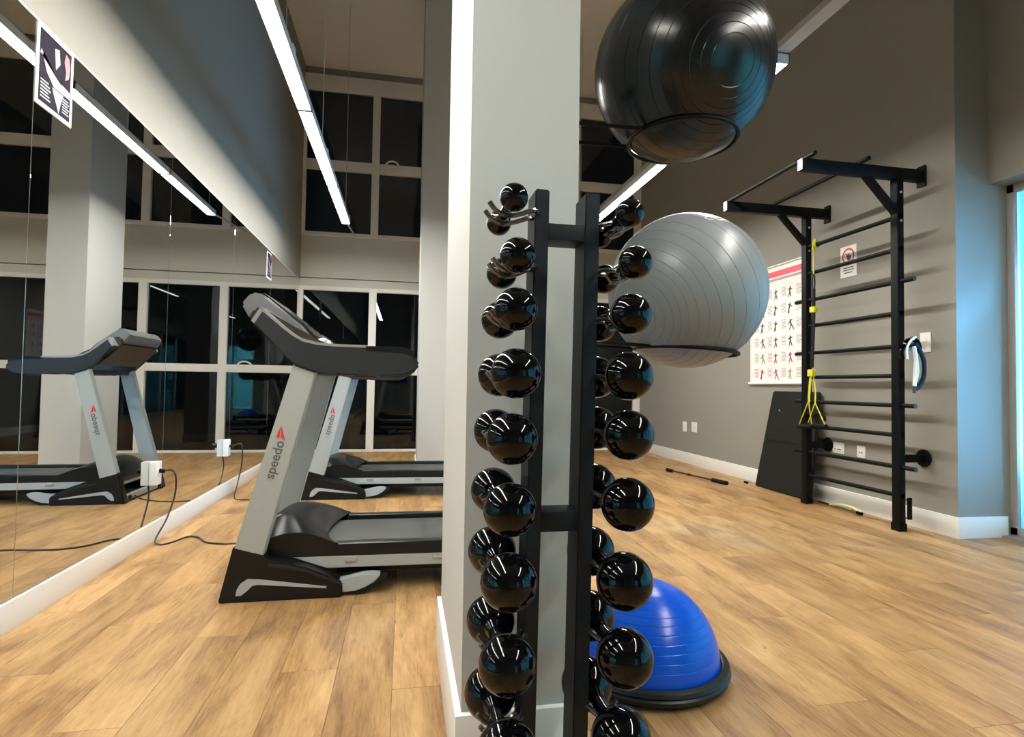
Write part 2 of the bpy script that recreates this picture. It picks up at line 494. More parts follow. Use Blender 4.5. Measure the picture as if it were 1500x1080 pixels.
linear_light(-.755, [-.55, 1.05, 2.66, 4.28, 5.9, 7.25], 2.985,
             'long lit white linear light over the treadmills, beside the mirror wall',
             cables=(7.15, 5.15, 3.6, 1.6, -.2), tail=[(0, 7.25, .03), (0, YB, .19)])
linear_light(2.2, [3.0, 4.62, 6.24, 7.25], 2.985, 'lit white linear light over the right side, partly behind the black ball',
             channel=(1.75, 7.25), cables=(3.3, 5.2, 7.0))
linear_light(2.2, [-1.5, .1, 1.7], 2.985, 'lit white linear light nearest the glass door, out of view behind the viewer', channel=(-1.5, 1.72),
             cables=(-1.2, 1.4))


# ------------------------------------------------------------------ treadmills
def text_obj(body, size, name, material, parent, org, dx, dy, ext=.0012):
    cu = bpy.data.curves.new('t', 'FONT'); cu.body = body; cu.size = size; cu.extrude = ext; cu.resolution_u = 3
    cu.offset = 0.0006
    o = bpy.data.objects.new('t', cu); COL.objects.link(o)
    bpy.context.view_layer.update()
    me = bpy.data.meshes.new_from_object(o.evaluated_get(bpy.context.evaluated_depsgraph_get()))
    bpy.data.objects.remove(o); bpy.data.curves.remove(cu)
    dx = Vector(dx).normalized(); dy = Vector(dy).normalized(); dz = dx.cross(dy)
    for v in me.vertices:
        c = v.co.copy(); v.co = Vector(org) + dx * c.x + dy * c.y + dz * c.z
    me.name = name; me.materials.clear(); me.materials.append(M[material])
    r = bpy.data.objects.new(name, me); COL.objects.link(r); r.parent = parent
    return r


def treadmill():
    W = .81
    e = empty('treadmill')
    shell = [(0, 0), (.058, .253), (.192, .215), (.206, .185), (.278, .172), (.38, .147), (.468, .109), (.539, .067), (.541, .0)]
    inlay = [(.075, .031), (.080, .060), (.094, .085), (.125, .106), (.174, .102), (.470, .056), (.468, .047), (.167, .078), (.146, .074), (.122, .050), (.100, .033)]
    for y0, y1, yo in ((0, .075, -.0015), (W - .075, W, W - .0005)):
        s_ = MB().prism(shell, y0, y1, bev=.006).build('foot_cover', 'tblack', e)
        MB().prism(inlay, yo, yo + .002).build('grey_inlay', 'tgrey2', s_, smooth=False)
        MB().prism([(.212, .172), (.28, .163), (.38, .138), (.46, .102), (.53, .066), (.535, .060), (.46, .092), (.38, .125), (.28, .150), (.21, .156)], yo - .002, yo + .004).build('ridge', 'tdark', s_)
    up = [(.060, .235), (.188, .205), (.400, 1.06), (.298, 1.095)]
    u1 = MB().prism(up, .002, .062, bev=.004).build('upright', 'tgrey', e)
    u2 = MB().prism(up, W - .062, W - .002, bev=.004).build('upright', 'tgrey', e)
    ang = Vector((.25, 0, .97)).normalized(); upv = Vector((-.97, 0, .25)).normalized()
    text_obj('speedo', .062, 'lettering', 'ink', u1, (.223, .0015, .553), ang, upv)
    # small red boomerang mark above the word
    bm_ = MB(); o_ = Vector((.262, 0, .735))
    def q(a, b): v = o_ + ang * a + upv * b; return (v.x, v.z)
    bm_.prism([q(0, -.008), q(.060, .026), q(.012, .014)], -.001, .003)
    bm_.prism([q(.004, .020), q(.060, .028), q(.006, .034)], -.001, .003)
    bm_.build('red_mark', 'red', u1, smooth=False)
    # front crossbars
    MB().box(.015, .055, .075, W - .075, .015, .060, .003).build('crossbar', 'tgrey', e)
    MB().box(.10, .135, .075, W - .075, .125, .165, .003).build('crossbar', 'tgrey', e)
    for yy in (.12, W - .12):
        MB().tube([(.03, yy - .02, .03), (.03, yy + .02, .03)], .028, 14).build('transport_wheel', 'tblack', e)
    # side frame rails
    for y0 in (.062, W - .092):
        MB().prism([(.30, .178), (.34, .176), (1.52, .170), (1.52, .115), (.46, .120)], y0, y0 + .03, bev=.003).build('side_frame', 'tgrey', e)
    # lift arm
    for y0, y1 in ((.02, .07), (W - .07, W - .02)):
        MB().prism([(.52, .075), (.587, .088), (.647, .101), (.692, .100), (.715, .092), (.690, .060), (.64, .032), (.60, .022), (.52, .012)], y0, y1, bev=.006).build('lift_arm', 'tgrey2', e)
        MB().prism([(.52, .014), (.61, .020), (.68, .050), (.72, .092), (.75, .10), (.745, .075), (.70, .035), (.62, .0), (.52, .0)], y0 + .008, y1 - .004, bev=.003).build('lift_bracket', 'tblack', e)
    # motor hood
    def spl(ks, u):
        n_ = len(ks)
        for i in range(n_ - 1):
            if ks[i][0] <= u <= ks[i + 1][0] + 1e-9:
                t = (u - ks[i][0]) / (ks[i + 1][0] - ks[i][0])
                p0 = ks[max(i - 1, 0)][1]; p1 = ks[i][1]; p2 = ks[i + 1][1]; p3 = ks[min(i + 2, n_ - 1)][1]
                return 0.5 * (2 * p1 + (p2 - p0) * t + (2 * p0 - 5 * p1 + 4 * p2 - p3) * t * t + (3 * p1 - p0 - 3 * p2 + p3) * t ** 3)

    def hood(u, v):
        s = 2 * v - 1
        xr = .430 + .080 * s * s
        x0 = .085 + .02 * s * s
        x = x0 + (xr - x0) * u
        top = spl([(0, .20), (.25, .315), (.5, .342), (.75, .305), (1, .222)], u)
        lo = spl([(0, .195), (.25, .270), (.5, .292), (.75, .275), (1, .236)], u)
        z = lo + (top - lo) * (1 - abs(s) ** 3)
        return (x, .065 + .68 * v, z)
    hm = MB().grid(hood, 20, 18)
    for v_ in (0, 1):
        pts = [hood(u / 20, v_) for u in range(21)]
        yb = pts[0][1]
        A = [hm.bm.verts.new(p) for p in pts]; B = [hm.bm.verts.new((p[0], yb, .160)) for p in pts]
        for i in range(20): hm.bm.faces.new((A[i], A[i + 1], B[i + 1], B[i]))
    A = [hm.bm.verts.new(hood(0, j / 18)) for j in range(19)]; B = [hm.bm.verts.new((a.co.x, a.co.y, .155)) for a in A]
    for i in range(18): hm.bm.faces.new((A[i], A[i + 1], B[i + 1], B[i]))
    h = hm.build('motor_hood', 'tblack', e)
    hp = Vector(hood(.30, .32))
    MB().lathe([(0, .003), (.016, .003), (.019, 0), (.016, -.004)], 16, Matrix.Translation(hp + Vector((0, 0, .001))) @ Matrix.Rotation(-.35, 4, 'Y')).build('badge', 'silver', h)
    # deck
    MB().box(.50, 1.56, .065, .135, .160, .232, .008).build('foot_rail', 'tblack', e)
    MB().box(.50, 1.56, .675, .745, .160, .232, .008).build('foot_rail', 'tblack', e)
    for yy, xx in ((.060, .545), (.060, .96), (.060, 1.30)):
        MB().box(xx, xx + .055, yy - .006, yy + .012, .148, .166, .003).build('rail_bracket', 'silver', e)
    MB().box(.36, 1.56, .137, .673, .165, .208, .012).build('running_belt', 'belt', e)
    MB().box(.50, 1.45, .13, .68, .075, .160, .01).build('deck_underside', 'tblack', e)
    MB().box(1.52, 1.60, .062, .748, .05, .235, .014).build('rear_cap', 'tblack', e)
    # side arms running from the console down to the hand grips
    arm = [(.108, 1.275), (.150, 1.345), (.200, 1.302), (.253, 1.257), (.295, 1.225), (.339, 1.200), (.407, 1.185), (.484, 1.180), (.632, 1.179), (.801, 1.177),
           (.832, 1.168), (.879, 1.096), (.857, 1.066), (.804, 1.042), (.65, 1.040), (.513, 1.040), (.470, 1.052), (.402, 1.046), (.300, 1.080), (.265, 1.123), (.213, 1.195)]
    for y0, y1 in ((-.012, .072), (W - .072, W + .012)):
        a = MB().prism(arm, y0, y1, bev=.010).build('hand_rail', 'tdark', e)
        line = [(.150, 1.350), (.200, 1.308), (.253, 1.263), (.295, 1.231), (.339, 1.206), (.407, 1.191), (.484, 1.186), (.632, 1.184)]
        low = [(x_ - .003, z_ - .012) for x_, z_ in line][::-1]
        MB().prism(line + low, y0 - .002, y1 + .002).build('silver_trim', 'silver', a)
        MB().prism([(.110, 1.282), (.150, 1.350), (.165, 1.338), (.125, 1.272)], y0 - .002, y1 + .002).build('trim_end', 'silver', a)
        MB().prism([(.62, 1.181), (.80, 1.181), (.84, 1.165), (.86, 1.13), (.84, 1.14), (.80, 1.155), (.62, 1.158)], y0 - .003, y1 + .003, bev=.003).build('hand_grip', 'tblack', a)
    # console body, display board and lower tray between the arms
    con = MB().prism([(.078, 1.302), (.100, 1.350), (.145, 1.362), (.30, 1.262), (.37, 1.212), (.45, 1.185), (.45, 1.165), (.34, 1.150), (.27, 1.120), (.20, 1.175)], .062, W - .062, bev=.012)
    c = con.build('console', 'brown', e)
    MB().prism([(.040, 1.370), (.058, 1.402), (.085, 1.427), (.113, 1.430), (.148, 1.413), (.299, 1.290), (.362, 1.222), (.350, 1.212), (.280, 1.262), (.13, 1.352), (.078, 1.302)], .085, W - .085, bev=.010).build('display_board', 'dgrey', c)
    MB().prism([(.125, 1.428), (.295, 1.298), (.300, 1.303), (.131, 1.434)], .12, W - .12).build('screen', 'screen', c)
    MB().prism([(.306, 1.290), (.352, 1.240), (.357, 1.245), (.311, 1.295)], .16, W - .16).build('key_row', 'tblack', c)
    for yy in (.17, W - .17):
        MB().lathe([(0, .0), (.042, 0), (.046, .012), (.040, .028), (.020, .038), (0, .040)], 18, Matrix.Translation((.40, yy, 1.185))).build('cup_holder', 'silver', c)
    MB().tube([(.60, .06, 1.065), (.64, .09, 1.062), (.66, .2, 1.060), (.66, W - .2, 1.060), (.64, W - .09, 1.062), (.60, W - .06, 1.065)], .016, 10).build('front_grip_bar', 'tblack', e)
    MB().box(.32, .52, .06, W - .06, 1.045, 1.085, .01).build('console_support', 'tdark', e)
    return e


t1 = treadmill()
t1.location = (-.808, 2.78, 0)
tag(t1, 'nearer grey and black treadmill, front foot closest to the viewer', 'treadmill', 'treadmills facing the mirror')
t2 = copy_tree(t1)
t2.location = (-.853, 5.10, 0)
t2['label'] = 'farther grey and black treadmill, behind the first one and seen in the mirror'

# ------------------------------------------------------------------ dumbbell rack
rk = empty('dumbbell_rack', (.29, 1.2, 0))
tag(rk, 'black upright two-post dumbbell rack in front of the grey pillar', 'rack')
LEAN = .016 / 1.2
def rx(z): return -(1.43 - z) * LEAN
for xa, xb in ((.274, .306), (.389, .423)):
    m_ = MB()
    a0, b0 = xa - .29 + rx(0), xb - .29 + rx(0)
    a1, b1 = xa - .29, xb - .29
    vs = []
    for (p, q_, z) in ((a0, b0, 0.03), (a1, b1, 1.435)):
        zb = z
        for (xx, yy) in ((p, 0), (q_, 0), (q_, .078), (p, .078)):
            vs.append(m_.bm.verts.new((xx, yy, zb)))
    m_.bm.faces.new(vs[0:4]); m_.bm.faces.new(vs[4:8][::-1])
    for i in range(4): m_.bm.faces.new((vs[i], vs[(i + 1) % 4], vs[4 + (i + 1) % 4], vs[4 + i]))
    bmesh.ops.bevel(m_.bm, geom=m_.bm.edges[:], offset=.003, segments=2, affect='EDGES')
    m_.build('post', 'rack', rk)
for z0, z1 in ((1.325, 1.362), (.684, .728), (.03, .07)):
    MB().box(.304 - .29 + rx(z0), .392 - .29 + rx(z0), .004, .074, z0, z1, .003).build('crossbar', 'rack', rk)
for xx in (.262, .39):
    MB().box(xx - .29, xx - .29 + .05, -.17, .20, 0, .035, .004).build('base_foot', 'rack', rk)
MB().box(.17 - .29, .50 - .29, .015, .065, .0, .034, .004).build('base_bar', 'rack', rk)

ORD = ['topmost', 'second from the top', 'third from the top', 'fourth from the top', 'fifth from the top', 'sixth from the top', 'seventh from the top', 'eighth from the top', 'lowest']
LEFT = [(.203, 1.370, .056, .09), (.212, 1.256, .070, .092), (.210, 1.150, .085, .094), (.212, 1.025, .098, .098), (.206, .898, .100, .10), (.204, .762, .103, .103), (.204, .624, .110, .105), (.203, .468, .111, .105), (.205, .302, .118, .108)]
RIGHT = [(.443, 1.356, .058, .09), (.456, 1.255, .068, .092), (.447, 1.149, .084, .094), (.444, 1.024, .098, .098), (.445, .905, .101, .10), (.444, .767, .107, .103), (.439, .615, .113, .105), (.441, .464, .113, .105), (.435, .305, .120, .108)]


def dumbbell(x, z, dia, half):
    r = dia / 2
    e = empty('dumbbell', (x, 1.08 + half, z))
    hr = .0125 + .05 * (dia - .056)
    for sgn in (-1, 1):
        prof = []
        a_end = math.asin(min(.99, (hr * 1.5) / r))
        n = 18
        for i in range(n + 1):
            a = (math.pi - a_end) * i / n
            prof.append((r * math.sin(a), r * math.cos(a)))
        prof[0] = (0, r)
        prof.append((hr * 1.25, -r * .98 - .006)); prof.append((hr, -r - .014))
        mt = Matrix.Translation((0, sgn * half, 0)) @ Matrix.Rotation(math.pi / 2 * (-1 if sgn > 0 else 1), 4, 'X')
        MB().lathe(prof, 36, mt).build('ball_end', 'gloss', e)
    MB().tube([(0, -half + r * .7, 0), (0, half - r * .7, 0)], hr, 16).build('handle', 'gloss', e)
    return e, hr


for side, rows in (('left', LEFT), ('right', RIGHT)):
    for i, (x_, z_, dia, half) in enumerate(rows):
        e, hr = dumbbell(x_, z_, dia, half)
        sz = 'small ' if i < 2 else ('' if i < 6 else 'large ')
        tag(e, '%sglossy black ball-ended dumbbell, %s on the %s side of the rack' % (sz, ORD[i], side), 'dumbbell', 'dumbbells on the upright rack')
        # cradle: two curved rods fixed to the rack post
        sg = -1 if side == 'left' else 1
        xp = ((.274 if side == 'left' else .423) + rx(z_)) - .29
        xl = x_ - .29
        gap = half - dia / 2 - .012
        c = MB()
        for yc in (max(-gap * .6, -.04), min(gap * .6, .04)):
            yy = 1.08 + half + yc - 1.2
            zz = z_ - hr - .006
            pts = [(xp - sg * .004, yy * .5 + .04 * .5, zz + .022), (xp + sg * .016, yy, zz + .016), ((xp + xl) / 2 + sg * .008, yy, zz + .006), (xl, yy, zz), (xl + sg * .024, yy, zz + .008), (xl + sg * .040, yy, zz + .026)]
            c.tube(catmull(pts, 5), .0052, 8)
        c.build('cradle', 'rod', rk)


# ------------------------------------------------------------------ exercise balls on ring brackets
def ribbed(r, axis, loc, name, m, label, grooves, squash=1.0):
    prof = []
    an = {}
    for i in range(61): an[i * 3.0] = 0
    for g in grooves:
        for k in [k for k in an if abs(k - g) < 1.0]: del an[k]
        for dd, dp in ((-.8, 0), (-.28, .0), (0, .0011), (.28, .0), (.8, 0)): an[g + dd] = dp
    an[0.0] = 0; an[180.0] = 0
    for deg in sorted(an):
        a = math.radians(deg); rr = r - an[deg]
        prof.append((rr * math.sin(a) if 0 < deg < 180 else 0, rr * math.cos(a)))
    q_ = Vector(axis).normalized().to_track_quat('Z', 'Y').to_matrix().to_4x4()
    o = MB().lathe(prof, 96, q_).build(name, m, None, loc=loc)
    for p in o.data.polygons: p.use_smooth = True
    if squash != 1.0: o.scale = (1, 1, squash)
    tag(o, label, 'exercise ball')
    return o


def toward(c, right, up):
    d_ = (Vector((0, 0, 1.0)) - Vector(c)).normalized()
    rgt = d_.cross(Vector((0, 0, 1))).normalized() * -1
    if rgt.x < 0: rgt = -rgt
    u_ = rgt.cross(-d_).normalized()
    if u_.z < 0: u_ = -u_
    f_ = math.sqrt(max(0, 1 - right ** 2 - up ** 2))
    return rgt * right + u_ * up + d_ * f_


GB = (.945, 1.80, 1.335); BB = (.928, 1.80, 2.105)
gr = [14, 20, 26, 31, 36, 42, 49, 57, 66, 76, 90, 104, 114, 123, 131, 138, 144, 150, 156, 162]
bb = ribbed(.302, toward(BB, .50, .04), BB, 'exercise_ball', 'bball', 'large shiny black exercise ball held high on the pillar, above the grey ball', gr)
gb = ribbed(.264, toward(GB, -.55, -.30), GB, 'exercise_ball', 'gball', 'grey exercise ball resting in a wall ring beside the dumbbell rack', gr)
# pale printed swirl mark near the top of the grey ball
def onball(th, ph, r=.2652):
    base = Vector((0, -.62, .78)).normalized(); rg = Vector((1, 0, 0)); uu = base.cross(rg).normalized() * -1
    if uu.z < 0: uu = -uu
    v = (base + rg * th + uu * ph).normalized() * r
    return v
pm_ = MB()
for cx, cy, rr, a0, a1 in ((.0, .0, .055, 0, 5.2), (.13, .03, .05, 2.5, 7.8), (.24, .02, .045, 0, 4.5)):
    pm_.tube([onball(cx + rr * math.cos(a0 + (a1 - a0) * t / 14) - .02, cy + .8 * rr * math.sin(a0 + (a1 - a0) * t / 14)) for t in range(15)], .0035, 6, flat=(1, .3))
pm_.build('printed_mark', 'whitep', gb)


def ring_bracket(name, loc, R, tilt, label, wall_dx):
    e = empty(name, loc)
    tag(e, label, 'ball holder', 'ring ball holders on the pillar')
    t_ = math.tan(tilt)
    pts = [(R * math.cos(a), R * math.sin(a), -R * math.cos(a) * t_) for a in [2 * math.pi * i / 64 for i in range(64)]]
    MB().tube(pts, .0062, 10, closed=True).build('ring', 'black', e)
    for sy in (-.07, .07):
        x_in = -math.sqrt(R * R - sy * sy)
        MB().tube([(x_in, sy, -x_in * t_), (-wall_dx, sy, wall_dx * t_ * 1.0)], .0062, 10).build('arm', 'black', e)
    MB().box(-wall_dx, -wall_dx + .005, -.10, .10, wall_dx * t_ - .03, wall_dx * t_ + .03, .001).build('wall_plate', 'black', e)
    return e


rb_ = .0075
RG = .176; RG2 = .166
ring_bracket('ball_ring_bracket', (GB[0], GB[1], GB[2] - math.sqrt(.264 ** 2 - RG2 ** 2) - .002), RG2 + rb_ * .6, math.radians(3.5), 'black wall ring holding up the grey exercise ball', GB[0] - .441)
ring_bracket('ball_ring_bracket', (BB[0], BB[1], BB[2] - math.sqrt(.302 ** 2 - RG ** 2) - .002), RG + rb_, math.radians(-1.0), 'black wall ring holding up the black exercise ball', BB[0] - .441)

# ------------------------------------------------------------------ balance dome trainer on the floor
bo = empty('balance_dome', (.86, 1.93, 0))
tag(bo, 'blue rubber half-ball balance trainer with a black base on the floor by the pillar', 'balance trainer')
MB().lathe([(0, 0.0), (.255, 0.0), (.275, .010), (.288, .022), (.292, .034), (.286, .040), (.290, .046), (.285, .056), (.268, .062), (.262, .060), (.262, .040), (0, .040)], 96).build('base_platform', 'rubber', bo)
prof = []
an = {i * 3.0: 0 for i in range(31)}
for g in range(12, 86, 6):
    for k in [k for k in an if abs(k - g) < 1.0]: del an[k]
    for dd, dp in ((-.8, 0), (-.3, 0), (0, .0009), (.3, 0), (.8, 0)): an[g + dd] = dp
for deg in sorted(an):
    a = math.radians(deg); rr = .258 - an[deg]
    prof.append((rr * math.cos(a) if deg < 90 else 0, .046 + rr * 1.03 * math.sin(a)))
dm = MB().lathe(prof, 96).build('dome', 'blue', bo)
for p in dm.data.polygons: p.use_smooth = True

# ------------------------------------------------------------------ wall bars / pull-up rig
wb = empty('wall_bars', (3.53, 3.5, 0))
tag(wb, 'tall black steel wall-bar rig with pull-up bars fixed to the taupe wall', 'wall bars')
YN, YFr = 0.0, .955
for y0 in (YN, YFr):
    MB().box(-.030, .026, y0, y0 + .062, 0, 2.60, .004).build('upright', 'black', wb)
    MB().box(-.036, .032, y0 - .006, y0 + .068, 0, .055, .004).build('foot_cap', 'black', wb)
    MB().box(-.80, .205, y0 + .004, y0 + .058, 2.56, 2.645, .004).build('top_beam', 'black', wb)
    MB().box(-.806, -.800, y0 + .008, y0 + .054, 2.564, 2.641, .001).build('end_cap', 'whitep', wb)
    MB().box(.205, .219, y0 - .004, y0 + .066, 2.525, 2.68, .003).build('wall_plate', 'black', wb)
    MB().prism([(-.29, 2.565), (-.235, 2.565), (-.028, 2.36), (-.028, 2.30)], y0 + .006, y0 + .056, bev=.002).build('gusset', 'black', wb)
    for zz in (2.46, 2.25):
        MB().tube([(-.0, y0 - .006, zz), (0, y0 + .0, zz)], .009, 8).build('bolt', 'alu', wb)
    # lower wall bracket
    MB().box(.024, .205, y0 + .010, y0 + .052, .49, .545, .003).build('wall_bracket', 'black', wb)
    fl_ = MB().lathe([(0, 0), (.062, 0), (.064, .006), (.058, .013), (0, .013)], 24, Matrix.Translation((.206, y0 + .03, .518)) @ Matrix.Rotation(math.pi / 2, 4, 'Y')).build('flange', 'black', wb)
ZR = [2.285, 2.045, 1.805, 1.575, 1.333, 1.118, .902, .686, .457, .252]
for i, z_ in enumerate(ZR):
    ext = .11 if i in (2, 4, 6, 8) else 0
    MB().tube([(0, YN - ext + .0, z_), (0, YFr + .062 + ext, z_)], .0165, 14).build('rung', 'black', wb)
for xx in (-.76, -.33):
    MB().tube([(xx, YN - .07, 2.655), (xx, YFr + .12, 2.655)], .0165, 14).build('pull_up_bar', 'black', wb)
hk = MB()
hk.box(.026, .10, .03, .036, .215, .221); hk.box(.026, .10, .03, .036, .085, .091); hk.box(.075, .108, .026, .040, .075, .232, .002)
hk.build('band_hook', 'black', wb)

# suspension trainer hanging from the top rung near the far post
st = empty('suspension_trainer', (3.53, 4.36, 2.285))
tag(st, 'yellow and black suspension trainer strap hanging from the top rung', 'suspension trainer')
def Lp(y, z, x=0): return (x, y - 4.36, z - 2.285)
MB().tube([(.024 * math.cos(a), .0, .026 * math.sin(a)) for a in [2 * math.pi * i / 20 for i in range(20)]], .010, 8, closed=True, flat=(.5, 1.6)).build('anchor_loop', 'yellow', st)
MB().tube([(-.022, -.012, .045), (-.028, .0, .01), (-.024, .012, -.03), (-.026, -.01, -.06), (-.022, .008, -.03)], .012, 8).build('anchor_knot', 'yellow', st)
MB().tube([Lp(4.355, 2.26, -.026), Lp(4.36, 2.15, -.03), Lp(4.36, 2.02, -.03)], .009, 8, flat=(.6, .6)).build('anchor_strap', 'yellow', st)
MB().tube([(-.03, .014 * math.cos(a), -.34 + .075 * math.sin(a)) for a in [2 * math.pi * i / 20 for i in range(20)]], .0055, 8, closed=True).build('carabiner', 'black', st)
MB().tube([Lp(4.36, 1.89, -.03), Lp(4.36, 1.72, -.03)], .020, 8, flat=(.5, 1)).build('black_sleeve', 'web', st)
MB().box(-.05, -.012, -.030, .030, 1.685 - 2.285, 1.735 - 2.285, .006).build('yellow_buckle', 'yellow', st)
MB().tube([Lp(4.36, 1.68, -.03), Lp(4.365, 1.45, -.034), Lp(4.375, 1.20, -.036)], .019, 8, flat=(.45, 1.2)).build('main_strap', 'web', st)
MB().box(-.06, -.020, -.016, .046, 1.125 - 2.285, 1.185 - 2.285, .006).build('yellow_adjuster', 'yellow', st)
s1 = MB(); s1.tube([Lp(4.375, 1.18, -.04), Lp(4.39, 1.05, -.045), Lp(4.40, .95, -.045), Lp(4.40, .90, -.045)], .014, 8, flat=(.45, 1))
s1.build('lower_strap', 'yellow', st)
s2 = MB(); s2.tube([Lp(4.37, 1.17, -.03), Lp(4.34, 1.0, -.03), Lp(4.345, .89, -.03)], .008, 8, flat=(.4, 1)); s2.build('thin_cord', 'yellow', st)
for apex, a_, b_, xo in (((4.40, .91), (4.53, .68), (4.36, .69), -.05), ((4.345, .895), (4.44, .70), (4.22, .70), -.03)):
    MB().tube([Lp(apex[0], apex[1], xo), Lp(a_[0], a_[1], xo)], .0045, 8).tube([Lp(apex[0], apex[1], xo), Lp(b_[0], b_[1], xo)], .0045, 8).build('handle_webbing', 'yellow', st)
    MB().tube([Lp(a_[0] + .01, a_[1], xo), Lp(b_[0] - .01, b_[1], xo)], .018, 12).build('foam_handle', 'foam', st)
    lp = [Lp((a_[0] + b_[0]) / 2 + .07 * math.cos(t), .745 + .06 * math.sin(t), xo + .03) for t in [math.pi * k / 10 for k in range(11)]]
    MB().tube(lp, .014, 8, flat=(.5, 1)).build('foot_cradle', 'web', st)
MB().tube([Lp(4.43, 1.10, -.02), Lp(4.47, 1.0, -.01), Lp(4.45, .88, -.02), Lp(4.40, .80, -.02)], .028, 8, flat=(.5, 1)).build('spare_webbing', 'web', st)

# tube band with handle draped over the near end of the fifth rung
tb = empty('resistance_band', (3.53, 3.43, 1.333))
tag(tb, 'black and white resistance band with loop handle hung on the near end of a rung', 'resistance band')
MB().tube(catmull([(-.085, -.02, -.10), (-.09, -.02, -.04), (-.06, -.03, .02), (-.01, -.03, .040), (.03, -.03, .02), (.045, -.03, -.03)], 6), .017, 10).build('black_tube', 'gloss', tb)
MB().tube(catmull([(-.070, -.045, -.10), (-.073, -.045, -.03), (-.045, -.05, .03), (-.0, -.045, .055)], 6), .007, 8).build('white_cord', 'whitep', tb)
MB().tube(catmull([(-.015, -.045, -.01), (.0, -.045, -.10), (-.006, -.045, -.20), (-.012, -.045, -.29)], 6), .012, 8).build('white_webbing', 'whitep', tb)
MB().tube(catmull([(.0, -.04, .01), (.045, -.04, -.05), (.072, -.04, -.12), (.070, -.04, -.22), (.03, -.04, -.29), (-.01, -.04, -.31)], 6), .018, 10, flat=(.6, 1)).build('loop_handle', 'web', tb)
MB().tube(catmull([(.01, -.03, -.02), (.03, -.03, -.10), (.035, -.03, -.2), (.01, -.03, -.29)], 6), .004, 6).build('silver_ring', 'alu', tb)
MB().tube([(-.012, -.045, -.29), (-.014, -.045, -.34)], .010, 8).build('clip', 'rod', tb)

# dark mat leaning on the wall behind the far post
mt_ = MB()
q0 = [(3.60, 5.36, .002), (3.60, 4.53, .002), (3.712, 4.55, .99), (3.712, 5.22, .99)]
th = Vector((.028, 0, .0))
A = [mt_.bm.verts.new(Vector(p)) for p in q0]; B = [mt_.bm.verts.new(Vector(p) + th) for p in q0]
mt_.bm.faces.new(A); mt_.bm.faces.new(B[::-1])
for i in range(4): mt_.bm.faces.new((A[(i + 1) % 4], A[i], B[i], B[(i + 1) % 4]))
bmesh.ops.bevel(mt_.bm, geom=mt_.bm.edges[:], offset=.012, segments=3, affect='EDGES')
me_ = mt_.build('exercise_mat', 'matb')
tag(me_, 'dark folded exercise mat leaning against the wall behind the far post', 'mat')
MB().lathe([(0, .004), (.010, .004), (.012, 0)], 12, Matrix.Translation((3.690, 5.08, .80)) @ Matrix.Rotation(-math.pi / 2, 4, 'Y')).build('eyelet', 'silver', me_)
MB().box(3.64, 3.644, 4.62, 5.2, .498, .502).build('fold_line', 'foam', me_)

# weighted bar on the floor
bar = empty('exercise_bar', (3.22, 5.92, .022))
tag(bar, 'thin black exercise bar with foam ends lying on the wooden floor near the right wall', 'bar')
p0, p1 = Vector((3.13 - 3.22, 6.40 - 5.92, 0)), Vector((3.325 - 3.22, 5.42 - 5.92, 0))
dr = (p1 - p0)
MB().tube([p0, p1], .010, 10).build('shaft', 'rod', bar)
MB().tube([p0, p0 + dr * .10], .021, 14).build('end_grip', 'foam', bar)
MB().tube([p1 - dr * .22, p1], .021, 14).build('foam_grip', 'foam', bar)
MB().tube([p0 + dr * .38, p0 + dr * .42], .013, 10).build('collar', 'black', bar)

# pale yellow band heaped on the floor between the posts
yb_ = empty('latex_band', (3.64, 4.20, .0))
tag(yb_, 'pale yellow latex band heaped on the floor against the baseboard', 'resistance band')
for k in range(5):
    pts = [(.06 * math.sin(2.2 * t + k) * .5 + .02, (t - .5) * .34 * (1 - .1 * k), .010 + .028 * math.sin(math.pi * t) * (1 - .15 * k) + .004 * k) for t in [i / 16 for i in range(17)]]
    MB().tube(pts, .012, 8, flat=(1, .5)).build('band_fold', 'paley', yb_)
MB().tube([(0, -.16, .014), (.0, -.21, .014)], .013, 10).build('black_end', 'black', yb_)
MB().tube([(.03, .18, .008), (.03, .32, .008)], .006, 8).build('thin_tail', 'black', yb_)
ck = empty('spring_clip', (3.60, 5.50, 0))
tag(ck, 'tiny dark clip on the floor left of the leaning mat', 'clip')
MB().tube([(0, -.02, .012), (0, .03, .012)], .012, 10).build('clip_body', 'black', ck)
MB().tube([(0, .03, .010), (.01, .06, .008)], .005, 8).build('clip_tab', 'black', ck)


# ------------------------------------------------------------------ wall fittings
def plate(name, x, y, z, wy, hz, label, kind, nx=-1, marks=(), cat='socket', group=None):
    e = empty(name, (x, y, z))
    tag(e, label, cat, group)
    MB().box(min(0, nx * .009), max(0, nx * .009), -wy / 2, wy / 2, -hz / 2, hz / 2, .002).build('cover_plate', 'whitep', e)
    for (ys_, zs_, w_, h_) in marks:
        xx = nx * .0095
        if kind == 'switch': MB().box(min(xx, xx + nx * .003), max(xx, xx + nx * .003), ys_ - w_ / 2, ys_ + w_ / 2, zs_ - h_ / 2, zs_ + h_ / 2, .001).build('rocker', 'whitep', e)
        else: MB().box(min(xx, xx + nx * .0008) - .0003, max(xx, xx + nx * .0008), ys_ - w_ / 2, ys_ + w_ / 2, zs_ - h_ / 2, zs_ + h_ / 2).build('slot', 'ink', e)
    return e


